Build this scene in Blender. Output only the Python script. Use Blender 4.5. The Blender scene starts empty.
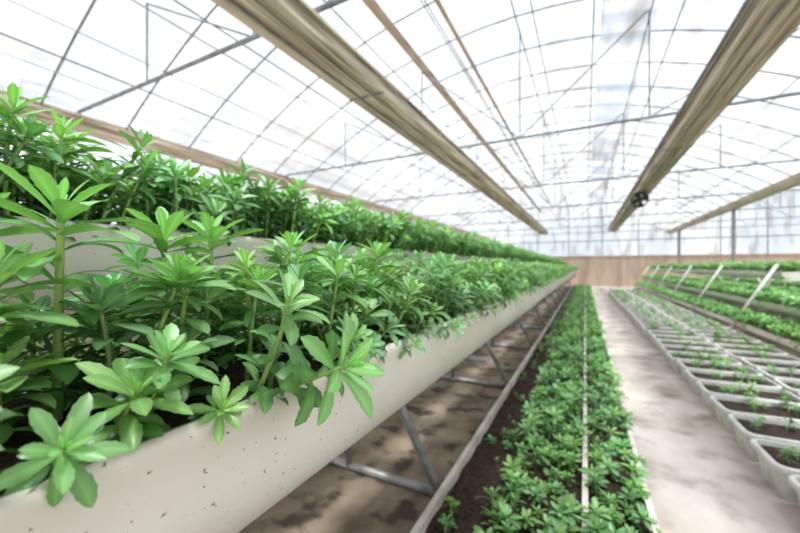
import bpy, math, random
import numpy as np
from mathutils import Vector
random.seed(4); rng=np.random.default_rng(7)
CH=1.3   # camera height
S=bpy.context.scene

# ---------------- materials ----------------
def newmat(name):
    m=bpy.data.materials.new(name); m.use_nodes=True
    nt=m.node_tree; b=nt.nodes['Principled BSDF']; return m,nt,b
def noise_mat(name,c1,c2,scale=5,rough=.6,stretch=(1,1,1),lo=.35,hi=.65,bump=0,metal=0,detail=6,c3=None,s3=60,lo3=.62,hi3=.7):
    m,nt,b=newmat(name); N=nt.nodes; L=nt.links
    tc=N.new('ShaderNodeTexCoord'); mp=N.new('ShaderNodeMapping'); mp.inputs['Scale'].default_value=stretch
    L.new(tc.outputs['Object'],mp.inputs[0])
    nz=N.new('ShaderNodeTexNoise'); nz.inputs['Scale'].default_value=scale; nz.inputs['Detail'].default_value=detail
    L.new(mp.outputs[0],nz.inputs[0])
    cr=N.new('ShaderNodeValToRGB'); cr.color_ramp.elements[0].position=lo; cr.color_ramp.elements[1].position=hi
    cr.color_ramp.elements[0].color=(*c1,1); cr.color_ramp.elements[1].color=(*c2,1)
    L.new(nz.outputs[0],cr.inputs[0]); out=cr.outputs[0]
    if c3:
        n3=N.new('ShaderNodeTexNoise'); n3.inputs['Scale'].default_value=s3; n3.inputs['Detail'].default_value=4
        L.new(tc.outputs['Object'],n3.inputs[0])
        r3=N.new('ShaderNodeMapRange'); r3.inputs[1].default_value=lo3; r3.inputs[2].default_value=hi3
        L.new(n3.outputs[0],r3.inputs[0])
        mx=N.new('ShaderNodeMixRGB'); mx.inputs[2].default_value=(*c3,1)
        L.new(r3.outputs[0],mx.inputs[0]); L.new(out,mx.inputs[1]); out=mx.outputs[0]
    L.new(out,b.inputs['Base Color']); b.inputs['Roughness'].default_value=rough; b.inputs['Metallic'].default_value=metal
    if bump:
        bp=N.new('ShaderNodeBump'); bp.inputs['Strength'].default_value=bump; bp.inputs['Distance'].default_value=.02
        L.new(nz.outputs[0],bp.inputs['Height']); L.new(bp.outputs[0],b.inputs['Normal'])
    return m
M_pvc=noise_mat('pvc_offwhite',(.62,.565,.48),(.80,.77,.71),2.2,.33,(1,.6,1.5),.3,.6,c3=(.16,.10,.06),s3=110,lo3=.67,hi3=.74)
M_soil=noise_mat('soil_dark',(.012,.007,.004),(.07,.04,.024),45,.95,bump=1.0)
M_conc=noise_mat('concrete_path',(.40,.345,.30),(.68,.62,.56),2.2,.85,(1,.6,1),.3,.68,bump=.25,c3=(.17,.12,.08),s3=3.2,lo3=.5,hi3=.78)
M_dirt=noise_mat('dirty_ground',(.13,.095,.065),(.36,.29,.21),3.5,.9,(1,.8,1),.35,.68,bump=.5,c3=(.06,.043,.03),s3=5,lo3=.52,hi3=.64)
M_steel=noise_mat('galvanised_steel',(.22,.22,.22),(.40,.40,.39),12,.45,metal=.4)
M_wsteel=noise_mat('pale_painted_steel',(.55,.53,.50),(.7,.68,.65),12,.5)
M_hoop=noise_mat('hoop_steel',(.17,.18,.2),(.30,.31,.33),8,.6,metal=.2)
M_beam=noise_mat('weathered_beam',(.22,.16,.105),(.76,.66,.53),5,.8,(5,.2,5),.32,.66)
M_brown=noise_mat('brown_board_wall',(.45,.33,.25),(.57,.45,.35),3,.8,(1,1,.2))
M_rust=noise_mat('rusty_purlin',(.36,.27,.20),(.55,.48,.40),5,.8,(2,.5,2))
M_edge=noise_mat('bed_edge_board',(.50,.45,.38),(.76,.73,.67),5,.7)
M_box=noise_mat('planter_plastic',(.50,.50,.46),(.68,.68,.64),6,.5,c3=(.25,.2,.15),s3=20,lo3=.6,hi3=.78)
M_dark=noise_mat('dark_plastic',(.03,.03,.03),(.07,.07,.07),10,.5)

def film_mat(name,gray=1.0,opac=.3):
    m=bpy.data.materials.new(name); m.use_nodes=True; nt=m.node_tree; N=nt.nodes; L=nt.links
    for n in list(N): N.remove(n)
    o=N.new('ShaderNodeOutputMaterial'); tr=N.new('ShaderNodeBsdfTransparent'); tl=N.new('ShaderNodeBsdfTranslucent'); df=N.new('ShaderNodeBsdfDiffuse')
    tc=N.new('ShaderNodeTexCoord')
    def noise(sc,scale,det,lo,c0,hi,c1,dist=0):
        mp=N.new('ShaderNodeMapping'); mp.inputs['Scale'].default_value=sc; L.new(tc.outputs['Object'],mp.inputs[0])
        nz=N.new('ShaderNodeTexNoise'); nz.inputs['Scale'].default_value=scale; nz.inputs['Detail'].default_value=det; nz.inputs['Distortion'].default_value=dist; L.new(mp.outputs[0],nz.inputs[0])
        cr=N.new('ShaderNodeValToRGB'); e=cr.color_ramp.elements
        e[0].position=lo; e[0].color=(*c0,1); e[1].position=hi; e[1].color=(*c1,1)
        L.new(nz.outputs[0],cr.inputs[0]); return cr.outputs[0]
    a1=noise((1.3,.12,.3),2.2,5,.36,(.58,.51,.44),.5,(1,1,1))        # dirt streaks running down the length
    a2=noise((.12,1.6,.1),1.3,2,.44,(.70,.76,.83),.53,(1,1,1))       # overlapped film sheets / folds
    a3=noise((2.5,.5,1.5),1.5,4,.3,(.84,.87,.91),.5,(1,1,1),1.5)     # creases
    cur=a1
    for nx_ in (a2,a3):
        mu=N.new('ShaderNodeMixRGB'); mu.blend_type='MULTIPLY'; mu.inputs[0].default_value=1; L.new(cur,mu.inputs[1]); L.new(nx_,mu.inputs[2]); cur=mu.outputs[0]
    m2=N.new('ShaderNodeMixRGB'); m2.blend_type='MULTIPLY'; m2.inputs[0].default_value=1; L.new(cur,m2.inputs[1]); m2.inputs[2].default_value=(gray,gray,gray*1.02,1)
    L.new(m2.outputs[0],tr.inputs[0])
    tl.inputs[0].default_value=(.85,.87,.9,1); df.inputs[0].default_value=(.8,.82,.85,1)
    a=N.new('ShaderNodeMixShader'); a.inputs[0].default_value=.3; L.new(tl.outputs[0],a.inputs[1]); L.new(df.outputs[0],a.inputs[2])
    b=N.new('ShaderNodeMixShader'); b.inputs[0].default_value=opac; L.new(tr.outputs[0],b.inputs[1]); L.new(a.outputs[0],b.inputs[2])
    L.new(b.outputs[0],o.inputs[0]); return m
M_film=film_mat('greenhouse_film'); M_film2=film_mat('vent_film',.6,.35)

def leaf_mat():
    m,nt,b=newmat('succulent_leaf'); N=nt.nodes; L=nt.links
    at=N.new('ShaderNodeAttribute'); at.attribute_name='Col'
    L.new(at.outputs['Color'],b.inputs['Base Color'])
    b.inputs['Roughness'].default_value=.36
    b.inputs['Specular IOR Level'].default_value=.6
    tl=N.new('ShaderNodeBsdfTranslucent')
    hs=N.new('ShaderNodeMixRGB'); hs.blend_type='MULTIPLY'; hs.inputs[0].default_value=1; hs.inputs[2].default_value=(1.4,1.65,.5,1)
    L.new(at.outputs['Color'],hs.inputs[1]); L.new(hs.outputs[0],tl.inputs[0])
    mx=N.new('ShaderNodeMixShader'); mx.inputs[0].default_value=.18
    L.new(b.outputs[0],mx.inputs[1]); L.new(tl.outputs[0],mx.inputs[2])
    L.new(mx.outputs[0],N['Material Output'].inputs[0]); return m
M_leaf=leaf_mat()

# ---------------- mesh builder ----------------
class MB:
    def __init__(s): s.v=[]; s.f=[]; s.m=[]
    def add(s,vs,fs,mi=0):
        o=len(s.v); s.v+= [tuple(p) for p in vs]; s.f+=[tuple(i+o for i in f) for f in fs]; s.m+=[mi]*len(fs)
    def box(s,x0,x1,y0,y1,z0,z1,mi=0):
        vs=[(x0,y0,z0),(x1,y0,z0),(x1,y1,z0),(x0,y1,z0),(x0,y0,z1),(x1,y0,z1),(x1,y1,z1),(x0,y1,z1)]
        s.add(vs,[(0,3,2,1),(4,5,6,7),(0,1,5,4),(1,2,6,5),(2,3,7,6),(3,0,4,7)],mi)
    def tube(s,pts,r,n=8,mi=0):
        pts=[Vector(p) for p in pts]; vs=[];fs=[]
        for i,p in enumerate(pts):
            t=(pts[min(i+1,len(pts)-1)]-pts[max(i-1,0)]).normalized()
            a=Vector((0,1,0)) if abs(t.y)<.8 else Vector((0,0,1))
            u=t.cross(a).normalized(); w=t.cross(u)
            for k in range(n):
                an=2*math.pi*k/n; vs.append(p+u*(r*math.cos(an))+w*(r*math.sin(an)))
        for i in range(len(pts)-1):
            for k in range(n):
                k2=(k+1)%n; fs.append((i*n+k,i*n+k2,(i+1)*n+k2,(i+1)*n+k))
        fs.append(tuple(range(n))[::-1]); o=(len(pts)-1)*n; fs.append(tuple(o+k for k in range(n)))
        s.add(vs,fs,mi)
    def obj(s,name,mats,smooth=False,parent=None):
        me=bpy.data.meshes.new(name); me.from_pydata(s.v,[],s.f)
        for m in mats: me.materials.append(m)
        me.polygons.foreach_set('material_index',s.m)
        if smooth: me.polygons.foreach_set('use_smooth',[True]*len(s.f))
        me.update(); o=bpy.data.objects.new(name,me); S.collection.objects.link(o)
        if parent: o.parent=parent
        return o

# ---------------- shell ----------------
Y0,Y1=-5.0,27.0
GZ=CH+2.1
XL,XR=-6.6,4.6; SPW=XR-XL
b=MB(); b.box(XL-SPW-1,XR+SPW+1,Y0-1,Y1+1,-.1,0)
n=160; vs=[];fs=[]
for j in range(n+1):
    y=-4.5+30.5*j/n
    for i,x in enumerate((-2.7,-2.1,-1.5,-1.1,-.69)): vs.append((x+(random.uniform(-.05,.05) if i==0 else 0),y,.004+random.uniform(0,.005)))
for j in range(n):
    for i in range(4): a=j*5+i; fs.append((a,a+1,a+6,a+5))
b.add(vs,fs,1)
b.obj('floor',[M_conc,M_dirt])
b=MB(); b.box(XL-SPW,XR+SPW,Y1,Y1+.08,0,1.98)
for k in range(-18,17): b.box(k-.02,k+.02,Y1-.03,Y1,0,1.98)
b.box(XL-SPW,XR+SPW,Y1-.05,Y1,1.94,2.02)
b.obj('wall_back',[M_brown])
for nm,x in (('wall_left',XL-SPW),('wall_right',XR+SPW)):
    b=MB(); b.box(x-.04,x+.04,Y0,Y1,0,.8); 
    b.add([(x,Y0,.8),(x,Y1,.8),(x,Y1,GZ),(x,Y0,GZ)],[(0,1,2,3)],1); b.obj(nm,[M_brown,M_film])
RISE=2.0
def arch(x,c,half): 
    u=(x-c)/half; return GZ+RISE*(1-u*u)
spans=[(XL-SPW/2,SPW/2),((XL+XR)/2,SPW/2),(XR+SPW/2,SPW/2)]
roof=MB(); NN=24
gable=MB()
for c,h in spans:
    vs=[];fs=[]
    for i in range(NN+1):
        x=c-h+2*h*i/NN; z=arch(x,c,h)
        vs+=[(x,Y0,z),(x,Y1+.05,z)]
    for i in range(NN): fs.append((2*i,2*i+1,2*i+3,2*i+2))
    roof.add(vs,fs)
    vs=[];fs=[]
    for i in range(NN+1):
        x=c-h+2*h*i/NN; vs+=[(x,Y1+.04,1.98),(x,Y1+.04,arch(x,c,h))]
    for i in range(NN): fs.append((2*i,2*i+2,2*i+3,2*i+1))
    gable.add(vs,fs)
roof.obj('ceiling',[M_film],True)
gable.obj('window_back_gable',[M_film])

fr=MB()
for si,(c,h) in enumerate(spans):
    step=1.0 if si==1 else 2.0
    y=Y0
    while y<=Y1+.01:
        fr.tube([(c-h+2*h*i/20,y,arch(c-h+2*h*i/20,c,h)-.03) for i in range(21)],.015,6)
        y+=step
    for q in (-.85,-.62,-.4,-.2,0,.2,.4,.62,.85):
        x=c+q*h; fr.tube([(x,Y0,arch(x,c,h)-.06),(x,Y1,arch(x,c,h)-.06)],.013,6)
    y=-1.6
    while y<Y1:
        zt=GZ+.12
        fr.tube([(c-h,y,zt),(c+h,y,zt)],.024,8)
        for q in (-.66,-.33,0,.33,.66):
            x=c+q*h; fr.tube([(x,y,zt),(x,y,arch(x,c,h)-.05)],.013,6)
        for q0,q1 in ((-.33,-.66),(0,-.33),(0,.33),(.33,.66)):
            fr.tube([(c+q0*h,y,zt),(c+q1*h,y,arch(c+q1*h,c,h)-.05)],.012,6)
        y+=4.0
for k in range(-17,16,2):
    for c,h in spans:
        if c-h<=k<=c+h: fr.tube([(k,Y1-.05,1.98),(k,Y1-.05,arch(k,c,h))],.03,6); break
fr.tube([(XL-SPW,Y1-.06,GZ-.4),(XR+SPW,Y1-.06,GZ-.4)],.035,6)
for x in (-5.3,-4.2,-3.3,-1.2,-.4,.5,2.2,3.1,3.9):
    fr.tube([(x,Y0,GZ+.09),(x,Y1,GZ+.09)],.006,5)
fr.obj('greenhouse_hoop_frame',[M_hoop])
c,h=spans[1]
def sheet(name,x0,x1,dz,mat,n=6):
    b=MB(); vs=[];fs=[]
    for i in range(n+1):
        x=x0+(x1-x0)*i/n; z=arch(x,c,h)-dz; vs+=[(x,Y0,z),(x,Y1-.2,z)]
    for i in range(n): fs.append((2*i,2*i+1,2*i+3,2*i+2))
    b.add(vs,fs); b.obj(name,[mat],True)
sheet('roof_vent_panel',.22,.95,.09,M_film2)
b=MB()
for x,w in ((-2.75,.16),(-1.95,.07),(2.4,.09)):
    z=arch(x,c,h)-.08; b.box(x-w/2,x+w/2,Y0,Y1-.2,z-.025,z)
b.obj('roof_lath',[M_rust])
for gx,py in ((XL,-1.4),(XR,.4)):
    b=MB(); z=GZ
    prof=[(-.16,.1),(-.16,.0),(-.09,-.1),(.09,-.1),(.16,0),(.16,.1),(.14,.1),(.14,.01),(.08,-.08),(-.08,-.08),(-.14,.01),(-.14,.1)]
    n=len(prof); vs=[(gx+p[0],Y0,z+p[1]) for p in prof]+[(gx+p[0],Y1,z+p[1]) for p in prof]
    b.add(vs,[(i,(i+1)%n,(i+1)%n+n,i+n) for i in range(n)])
    b.obj('roof_gutter',[M_beam])
    y=py; 
    while y<Y1:
        p=MB(); p.box(gx-.045,gx+.045,y-.045,y+.045,.01,z-.1); p.box(gx-.1,gx+.1,y-.1,y+.1,.0,.02)
        p.box(gx-.12,gx+.12,y-.06,y+.06,z-.14,z-.1)
        p.obj('support_post',[M_steel]); y+=8
def beam(xa,xb):
    b=MB(); z=CH+2.0; ye=24.0; w=xb-xa
    b.box(xa,xb,Y0,ye,z,z+.03)
    b.box(xa,xa+.03,Y0,ye,z+.03,z+.17); b.box(xb-.03,xb,Y0,ye,z+.03,z+.17)
    b.box(xa-.03,xa,Y0,ye,z+.14,z+.17); b.box(xb,xb+.03,Y0,ye,z+.14,z+.17)
    b.box(xa+w*.30,xa+w*.33,Y0,ye,z-.02,z,1); b.box(xa+w*.66,xa+w*.70,Y0,ye,z-.025,z)
    y=Y0+.5
    while y<ye:
        b.box(xa-.01,xb+.01,y,y+.04,z-.012,z+.0,1); y+=4
    b.tube([(xa-.07,Y0,z+.12),(xa-.07,ye,z+.12)],.02,8,1)
    y=-1.6
    while y<ye: b.box((xa+xb)/2-.02,(xa+xb)/2+.02,y-.02,y+.02,z+.03,z+.22,1); y+=4
    return b.obj('overhead_curtain_beam',[M_beam,M_hoop])
beam(-2.5,-2.06); beam(1.22,1.58)
fan=MB(); fy=11.5; fx=1.3; fz=CH+1.8
R=.19; 
def ring(mb,cx,cy,cz,r,t,y,n=20,mi=0):
    vs=[];fs=[]
    for k in range(n+1):
        a=2*math.pi*k/n
        for rr_,yy in ((r-t,y-t),(r+t,y-t),(r+t,y+t),(r-t,y+t)):
            vs.append((cx+rr_*math.cos(a),yy,cz+rr_*math.sin(a)))
    for k in range(n):
        for j in range(4): fs.append((k*4+j,k*4+(j+1)%4,k*4+4+(j+1)%4,k*4+4+j))
    mb.add(vs,fs,mi)
for yy in (fy-.1,fy-.05,fy,fy+.05,fy+.1): ring(fan,fx,0,fz,R,.016,yy)
for k in range(4):
    a=k*math.pi/2+.3; u=(math.cos(a),math.sin(a)); v=(-u[1],u[0])
    fan.add([(fx+u[0]*.03+v[0]*-.02,fy-.03,fz+u[1]*.03-v[1]*.02),(fx+u[0]*.17-v[0]*.07,fy-.04,fz+u[1]*.17-v[1]*.07),
             (fx+u[0]*.17+v[0]*.07,fy+.04,fz+u[1]*.17+v[1]*.07),(fx+u[0]*.03+v[0]*.02,fy+.03,fz+u[1]*.03+v[1]*.02)],[(0,1,2,3)])
fan.tube([(fx,fy-.08,fz),(fx,fy+.1,fz)],.06,12)
for k in range(8):
    a=k*math.pi/4; fan.tube([(fx,fy-.1,fz),(fx+R*math.cos(a),fy-.1,fz+R*math.sin(a))],.006,5)
fan.tube([(fx,fy,fz+R),(fx,fy,CH+2.0)],.015,6)
fan.obj('circulation_fan',[M_dark])

# ---------------- plants ----------------
def leaf(L,W,phi0,bend,rows,cols,serr,base,tip,fold=.25,peak=1.75):
    t=np.linspace(0,1,rows+1)
    if rows>8: t=1-(1-t)**1.2
    w=.5*W*(np.sin(np.pi*np.clip(t,0,.9995)**peak)**.74*.95+.15*(1-t)**1.5)
    w[-1]=.02*W
    if serr: 
        s=np.where(np.arange(rows+1)%2==0,1.06,.94); w=np.where((t>.45)&(t<.97),w*s,w)
    ph=phi0-bend*t; dl=L*np.diff(t)
    x=np.concatenate([[0],np.cumsum(np.cos(ph[:-1])*dl)]); z=np.concatenate([[0],np.cumsum(np.sin(ph[:-1])*dl)])
    nx=-np.sin(ph); nz=np.cos(ph)
    s=np.linspace(-1,1,cols+1)
    V=np.zeros((rows+1,cols+1,3)); C=np.zeros((rows+1,cols+1,3))
    up=fold*np.abs(s)[None,:]*w[:,None]
    V[:,:,0]=x[:,None]+nx[:,None]*up; V[:,:,1]=s[None,:]*w[:,None]; V[:,:,2]=z[:,None]+nz[:,None]*up
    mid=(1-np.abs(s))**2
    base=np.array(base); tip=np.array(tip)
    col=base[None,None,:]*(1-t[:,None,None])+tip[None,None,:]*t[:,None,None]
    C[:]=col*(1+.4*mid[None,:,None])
    idx=np.arange((rows+1)*(cols+1)).reshape(rows+1,cols+1)
    F=np.stack([idx[:-1,:-1],idx[1:,:-1],idx[1:,1:],idx[:-1,1:]],-1).reshape(-1,4)
    return V.reshape(-1,3),F,C.reshape(-1,3)
def rotz(a):
    c,s=math.cos(a),math.sin(a); return np.array([[c,-s,0],[s,c,0],[0,0,1]])
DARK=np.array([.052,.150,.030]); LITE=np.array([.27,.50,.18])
def shoot(H,L,lod,seed,wr=.33,low=14,top=14,hmin=.2,peak=1.6,leanm=.25,seg0=6):
    r=np.random.default_rng(seed); VV=[];FF=[];CC=[];o=0
    rows,cols={0:(12,4),1:(5,2),2:(3,2)}[lod]
    lean=r.uniform(-leanm,leanm,2)
    def sp(h): return np.array([lean[0]*h*h/H,lean[1]*h*h/H,h])
    ns={0:7,1:5,2:3}[lod]; seg={0:seg0,1:3,2:1}[lod]
    vs=[]
    for i in range(seg+1):
        h=H*i/seg; rad=.005*(1-.4*i/seg)*(H/.2)**.3
        for k in range(ns):
            a=2*math.pi*k/ns; vs.append(sp(h)+np.array([rad*math.cos(a),rad*math.sin(a),0]))
    fs=[(i*ns+k,i*ns+(k+1)%ns,(i+1)*ns+(k+1)%ns,(i+1)*ns+k) for i in range(seg) for k in range(ns)]
    VV.append(np.array(vs)); FF.append(np.array(fs)); CC.append(np.tile([.36,.50,.15],(len(vs),1))*r.uniform(.85,1.1)); o+=len(vs)
    nl=int(low*{0:1,1:.85,2:.5}[lod]); nt=int(top*{0:1,1:.85,2:.65}[lod])
    ang=r.uniform(0,6)
    for i in range(nl+nt):
        ang+=2.399+r.uniform(-.2,.2)
        if i<nl:
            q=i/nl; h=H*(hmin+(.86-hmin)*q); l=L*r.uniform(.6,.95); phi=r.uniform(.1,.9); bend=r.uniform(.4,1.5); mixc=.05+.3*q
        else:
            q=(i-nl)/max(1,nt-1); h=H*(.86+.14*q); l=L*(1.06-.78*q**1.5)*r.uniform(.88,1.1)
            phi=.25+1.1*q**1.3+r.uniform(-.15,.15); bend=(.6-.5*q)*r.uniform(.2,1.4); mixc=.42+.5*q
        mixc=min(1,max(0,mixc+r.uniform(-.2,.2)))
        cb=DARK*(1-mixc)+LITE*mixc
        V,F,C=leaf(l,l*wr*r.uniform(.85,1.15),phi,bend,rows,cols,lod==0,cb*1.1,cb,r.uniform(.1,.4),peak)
        tw=r.uniform(-.3,.3); ct,st=math.cos(tw),math.sin(tw)
        y=V[:,1].copy(); z=V[:,2].copy(); V[:,1]=y*ct; V[:,2]=z+y*st
        V=V@rotz(ang).T+sp(h)
        VV.append(V); FF.append(F+o); CC.append(C); o+=len(V)
    return np.concatenate(VV),np.concatenate(FF),np.concatenate(CC)
TH,TL=.225,.074
T={l:[shoot(TH*k,TL*j,l,100+i) for i,(k,j) in enumerate([(1,1),(.75,1.05),(1.12,.95),(.85,1.1),(1.0,.9),(.6,1.),(1.08,1.1),(.7,.9),(.5,1.0),(.95,1.1)])] for l in (0,1,2)}
Tn={l:[shoot(.255*k,.088,l,300+i,wr=.27,low=20,top=14,hmin=.1,peak=1.4) for i,k in enumerate((1,.85,1.1,.95,.65,.75))] for l in (0,1,2)}
Tg={l:[shoot(.08*k,.062,l,500+i,wr=.38,low=8,top=12) for i,k in enumerate((1,.7,1.2,.9))] for l in (0,1,2)}
HERO=[shoot(.25,.092,0,700+i,wr=.32,low=16,top=15,hmin=.3,leanm=.03) for i in range(4)]
def euler(tx,ty):
    cx,sx=math.cos(tx),math.sin(tx); cy,sy=math.cos(ty),math.sin(ty)
    Rx=np.array([[1,0,0],[0,cx,-sx],[0,sx,cx]]); Ry=np.array([[cy,0,sy],[0,1,0],[-sy,0,cy]]); return Rx@Ry
def scatter(name,pts,tmpl,extra=()):
    VV=[];FF=[];CC=[];o=0
    for (x,y,z,s,tx,ty,lod,tint) in list(pts)+list(extra):
        V,F,C=random.choice(HERO if lod=='h' else tmpl[lod])
        W=(V@(euler(tx,ty)@rotz(random.uniform(0,6.283))).T)*s+np.array([x,y,z])
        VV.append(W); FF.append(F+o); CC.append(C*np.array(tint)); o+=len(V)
    V=np.concatenate(VV).astype(np.float32); F=np.concatenate(FF).astype(np.int32); C=np.concatenate(CC)
    me=bpy.data.meshes.new(name); me.vertices.add(len(V)); me.vertices.foreach_set('co',V.ravel())
    me.loops.add(F.size); me.loops.foreach_set('vertex_index',F.ravel())
    me.polygons.add(len(F)); me.polygons.foreach_set('loop_start',np.arange(0,F.size,4,dtype=np.int32))
    me.update(calc_edges=True)
    me.polygons.foreach_set('use_smooth',np.ones(len(F),dtype=bool))
    ca=me.color_attributes.new('Col','FLOAT_COLOR','POINT')
    ca.data.foreach_set('color',np.concatenate([np.clip(C,0,1),np.ones((len(C),1))],1).astype(np.float32).ravel())
    me.materials.append(M_leaf); me.update()
    ob=bpy.data.objects.new(name,me); S.collection.objects.link(ob)
    return ob
def tint(a=.75,b_=1.3):
    k=random.uniform(a,b_); return (k*random.uniform(.85,1.15),k,k*random.uniform(.85,1.4))
def strip(x0,x1,y0,y1,z,sp,smin,smax,edge=True,l1=4.5,l2=11,far=1.25,tilt=.12,keep=1,et=.45,clear=()):
    P=[]; y=y0
    while y<y1:
        lod=0 if y<l1 else (1 if y<l2 else 2)
        d=sp*(1 if y<l1 else (1.1 if y<l2 else far))
        n=max(1,int(round((x1-x0)/d)))
        for i in range(n):
            if random.random()>keep: continue
            x=x0+(i+.5)*(x1-x0)/n+random.uniform(-.4,.4)*d; yy=y+random.uniform(-.45,.45)*d
            if any((x-a)**2+(yy-b2)**2<r*r for a,b2,r in clear): continue
            u=2*(x-x0)/(x1-x0)-1
            ty=u*abs(u)*et if edge else 0
            P.append((x,yy,z,random.uniform(smin,smax),random.gauss(0,tilt),ty+random.gauss(0,tilt),lod,tint()))
        y+=d
    return P

# ---------------- troughs ----------------
def trough(xc,zr,hw,dep,y0,y1,name='growing_trough'):
    b=MB(); n=20; t=.008
    def prof(h,d,zoff=0):
        out=[]
        for i in range(n+1):
            a=math.pi*i/n; ca=math.cos(a); sa=math.sin(a)
            px=-h*math.copysign(abs(ca)**.75,ca); pz=-d*abs(sa)**.9
            out.append((px,pz+zoff))
        return out
    outer=prof(hw,dep); inner=prof(hw-t,dep-t)[::-1]
    loop=[(-hw-.007,-.014)]+outer[1:-1]+[(hw+.007,-.014),(hw+.009,.002),(hw+.004,.011),(hw-t,.009)]+inner[1:-1]+[(-hw+t,.009),(-hw-.004,.011),(-hw-.009,.002)]
    m=len(loop)
    ys=[y0]; 
    while ys[-1]+1.0<y1: ys.append(ys[-1]+1.0)
    ys.append(y1)
    vs=[(xc+p[0],y,zr+p[1]) for y in ys for p in loop]
    fs=[(j*m+i,(j)*m+(i+1)%m,(j+1)*m+(i+1)%m,(j+1)*m+i) for j in range(len(ys)-1) for i in range(m)]
    b.add(vs,fs)
    for y in (y0,y1):
        cap=[(xc+p[0],y,zr+p[1]) for p in outer]; b.add(cap,[tuple(range(len(cap)))])
    y=y0+4.6
    while y<y1-1:
        o2=prof(hw+.006,dep+.006); o1=outer
        k=len(o2); vv=[(xc+p[0],yy,zr+p[1]) for yy in (y,y+.09) for p in o2]
        vv+=[(xc+p[0],yy,zr+p[1]) for yy in (y,y+.09) for p in o1]
        ff=[(i,i+1,k+i+1,k+i) for i in range(k-1)]
        ff+=[(i,2*k+i,2*k+i+1,i+1) for i in range(k-1)]+[(k+i,k+i+1,3*k+i+1,3*k+i) for i in range(k-1)]
        b.add(vv,ff); y+=4
    nx=8; ny=int((y1-y0)/.06); vs=[];fs=[]
    for j in range(ny+1):
        for i in range(nx+1):
            x=-hw*.985+2*hw*.985*i/nx
            z=-.018+.012*random.uniform(-1,1)+.02*(1-(i/nx*2-1)**2)
            vs.append((xc+x,y0+.004+(y1-y0-.008)*j/ny,zr+z))
    for j in range(ny):
        for i in range(nx): a=j*(nx+1)+i; fs.append((a,a+1,a+nx+2,a+nx+1))
    b.add(vs,fs,1)
    return b.obj(name,[M_pvc,M_soil],True)
FZ=CH-.194; YE=25.5; YS=-.9
trough(-.63,FZ,.22,.27,YS,YE)
trough(-1.335,CH+.10,.22,.24,YS,YE)
trough(-2.04,FZ,.22,.27,YS,YE)
# individual larger shoots: stem base x, y, height factor, lean in y, lean in x, brightness
H=[(-.485,.385,.90,-.05,1.12,1.15),(-.53,.43,.82,.0,.1,1.05),(-.60,.20,1.22,.0,.05,1.15),(-.66,.36,1.15,0,.05,1.1),
   (-.49,.145,.52,.1,.95,1.05),(-.52,.09,.80,.1,.25,1.1),(-.49,.235,.60,0,.55,1.1),(-.55,.31,.85,0,.2,1.0),(-.50,.60,.9,.05,.25,1.1),(-.62,.62,1.1,0,0,1.1),
   (-.46,.80,.75,.0,.45,1.0),(-.70,.14,1.15,0,0,1.1),(-.60,.95,1.1,0,.1,1.05),(-.47,1.15,.75,0,.4,1.0),(-.47,.52,.62,0,.85,1.05),(-.72,.50,1.2,0,0,1.05)]
ex=[(x,y,FZ-.03,s,tx,ty,'h',tuple(np.array([1,1.02,1.05])*k)) for x,y,s,tx,ty,k in H]
P=strip(-.83,-.44,YS+.15,YE-.1,FZ-.03,.060,.82,1.1,clear=[(x,y,.032) for x,y,*_ in H]+[(-.425,.29,.05)])
y=YS+.2
while y<9:
    if y>.6 or random.random()<.3:
        P.append((random.uniform(-.455,-.43),y,FZ-.02,random.uniform(.45,.78),random.gauss(0,.3),random.uniform(.5,1.15),0 if y<4.5 else 1,tint()))
    y+=random.uniform(.05,.14)
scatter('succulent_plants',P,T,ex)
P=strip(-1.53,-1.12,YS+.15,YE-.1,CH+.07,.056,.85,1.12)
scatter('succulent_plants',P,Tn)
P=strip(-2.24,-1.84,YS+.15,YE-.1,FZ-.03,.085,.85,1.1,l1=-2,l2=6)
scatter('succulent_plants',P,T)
def rack(cx,foot,apx,apexz,ys,arms,name='a_frame_trough_rack',rad=.02,mat=None,rails=(),post=True):
    b=MB()
    for y in ys:
        b.tube([(cx-foot,y,.03),(cx-apx,y,apexz)],rad,8); b.tube([(cx+foot,y,.03),(cx+apx,y,apexz)],rad,8)
        b.tube([(cx-foot-.03,y+.035,.03),(cx+foot+.03,y+.035,.03)],rad,8)
        if post: b.tube([(cx,y+.03,.03),(cx,y+.03,apexz)],rad*.8,8)
        for (x0,x1,z) in arms:
            b.tube([(x0,y,z),(x1,y,z)],.016,8)
    for (x,z) in rails: b.tube([(x,ys[0],z),(x,ys[-1],z)],.014,8)
    return b.obj(name,[mat or M_steel],True)
rack(-1.335,.64,.03,CH-.16,[-.17+2*i for i in range(13)],[(-.45,-2.22,FZ-.288),(-1.13,-1.54,CH-.158)],rad=.026,
     rails=((-1.335,CH-.16),(-1.335-.35,.53),(-1.335+.35,.53)))

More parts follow.
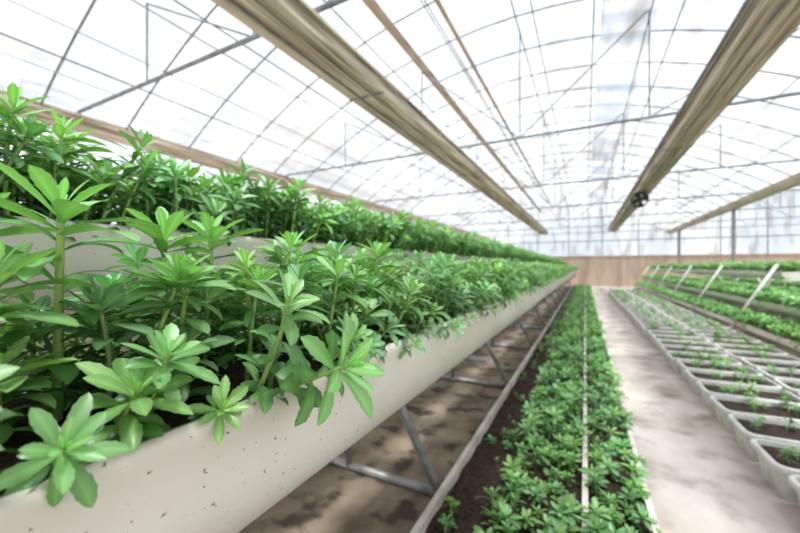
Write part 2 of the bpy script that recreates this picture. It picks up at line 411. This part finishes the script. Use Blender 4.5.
# ground beds
b=MB()
for x in (-.67,0.0,.28): b.box(x-.014,x+.014,-.5,25,0,.13)
for y in (-.5,25): b.box(-.67,.28,y-.012,y+.012,0,.118)
nx=26; ny=300; vs=[];fs=[]
for j in range(ny+1):
    for i in range(nx+1):
        vs.append((-.658+.926*i/nx,-.488+25.47*j/ny,.07+random.uniform(-.014,.014)))
for j in range(ny):
    for i in range(nx): a=j*(nx+1)+i; fs.append((a,a+1,a+nx+2,a+nx+1))
b.add(vs,fs,1)
b.obj('ground_planting_bed',[M_edge,M_soil])
P=strip(-.40,-.03,.3,24.9,.07,.072,.7,1.45,edge=False,l1=3.6,l2=9,tilt=.3,keep=.86)
P+=strip(.03,.28,.3,24.9,.07,.074,.7,1.4,edge=False,l1=3.6,l2=9,tilt=.3,keep=.9)
P+=strip(-.62,-.38,.3,24.9,.07,.085,.3,.9,edge=False,l1=3.6,l2=9,keep=.25,tilt=.3)
P+=strip(-.6,-.36,5,24.9,.07,.1,.7,1.1,edge=False,l1=3.6,l2=9,keep=.4,tilt=.3)
scatter('seedling_ground_cover',P,Tg)

def rr(hx,hy,r,z,k=4):
    out=[]
    for cx,cy,a0 in ((hx-r,hy-r,0),(-hx+r,hy-r,90),(-hx+r,-hy+r,180),(hx-r,-hy+r,270)):
        for i in range(k+1):
            a=math.radians(a0+90*i/k); out.append((cx+r*math.cos(a),cy+r*math.sin(a),z))
    return out
def boxmesh():
    b=MB(); hx,hy=.33,.2
    loops=[rr(hx-.05,hy-.04,.05,0),rr(hx-.02,hy-.015,.06,.165),rr(hx,hy,.07,.165),rr(hx,hy,.07,.19),rr(hx-.008,hy-.008,.065,.195),rr(hx-.024,hy-.024,.05,.195),rr(hx-.032,hy-.03,.05,.12)]
    n=len(loops[0])
    vs=[p for l in loops for p in l]; fs=[(j*n+i,j*n+(i+1)%n,(j+1)*n+(i+1)%n,(j+1)*n+i) for j in range(len(loops)-1) for i in range(n)]
    fs.append(tuple(range(n))[::-1]); b.add(vs,fs)
    b.add(rr(hx-.03,hy-.028,.05,.165),[tuple(range(n))],1)
    return b
bm=boxmesh().obj('planter_box',[M_box,M_soil],False); me=bm.data
Pb=[]; first=True
for col,(xc) in enumerate((1.28,1.97)):
    for i in range(44):
        y=.7+.44*i
        if first: o=bm; first=False
        else:
            o=bpy.data.objects.new('planter_box',me); S.collection.objects.link(o)
        xx=xc+random.uniform(-.02,.02); o.location=(xx,y,0); o.rotation_euler[2]=random.uniform(-.04,.04)
        n=random.choice((4,7,10)) if i<8 else random.choice((6,10,14))
        for k in range(n):
            Pb.append((xx+random.uniform(-.25,.25),y+random.uniform(-.13,.13),.162,random.uniform(.4,1.2),random.gauss(0,.2),random.gauss(0,.2),0 if y<4 else 1,tint()))
scatter('box_seedlings',Pb,Tg)

def right_rack(cx,ystart,ytop,yf):
    tiers=[(.68,.24),(.33,.64),(0,1.2)]
    arms=[]
    for dx,z in tiers:
        for sgn in ((-1,1) if dx else (1,)):
            ys=ytop if dx==0 else ystart
            x=cx+sgn*dx
            trough(x,z,.17,.15,ys,25)
            P=strip(x-.16,x+.16,ys+.1,24.9,z-.02,.08,1.6,2.3,l1=-9,l2=10,far=1.1)
            scatter('trough_seedlings',P,Tg)
        arms.append((cx-dx-.18,cx+dx+.18,z-.167))
    ys=[yf+3.0*i for i in range(int((24.5-yf)/3)+1)]
    rack(cx,.95,.25,1.33,ys,arms,rad=.03,mat=M_wsteel,post=False)
right_rack(3.45,4.6,9.25,6.2)
right_rack(6.3,8.0,8.0,8.0)
right_rack(9.3,9.0,9.0,9.0)

# ---------------- light / world ----------------
w=bpy.data.worlds.new('overcast_sky'); S.world=w; w.use_nodes=True
nt=w.node_tree; bg=nt.nodes['Background']; bg.inputs[0].default_value=(.95,.975,1,1); bg.inputs[1].default_value=1.14
sl=bpy.data.lights.new('sun','SUN'); sl.energy=6.0; sl.angle=math.radians(10); sl.color=(1,.985,.96)
so=bpy.data.objects.new('sun',sl); S.collection.objects.link(so)
dirv=Vector((-.15,.30,-1)); so.rotation_euler=dirv.to_track_quat('-Z','Y').to_euler(); so.location=(3,3,9)
S.view_settings.view_transform='Standard'
S.view_settings.exposure=.16

cam=bpy.data.cameras.new('camera'); co=bpy.data.objects.new('camera',cam); S.collection.objects.link(co)
cam.lens=16; cam.sensor_width=36; cam.clip_start=.02; cam.clip_end=200
co.location=(0,0,CH); co.rotation_euler=(math.radians(90),0,math.radians(27.5))
cam.dof.use_dof=True; cam.dof.focus_distance=.52; cam.dof.aperture_fstop=3.3
S.camera=co
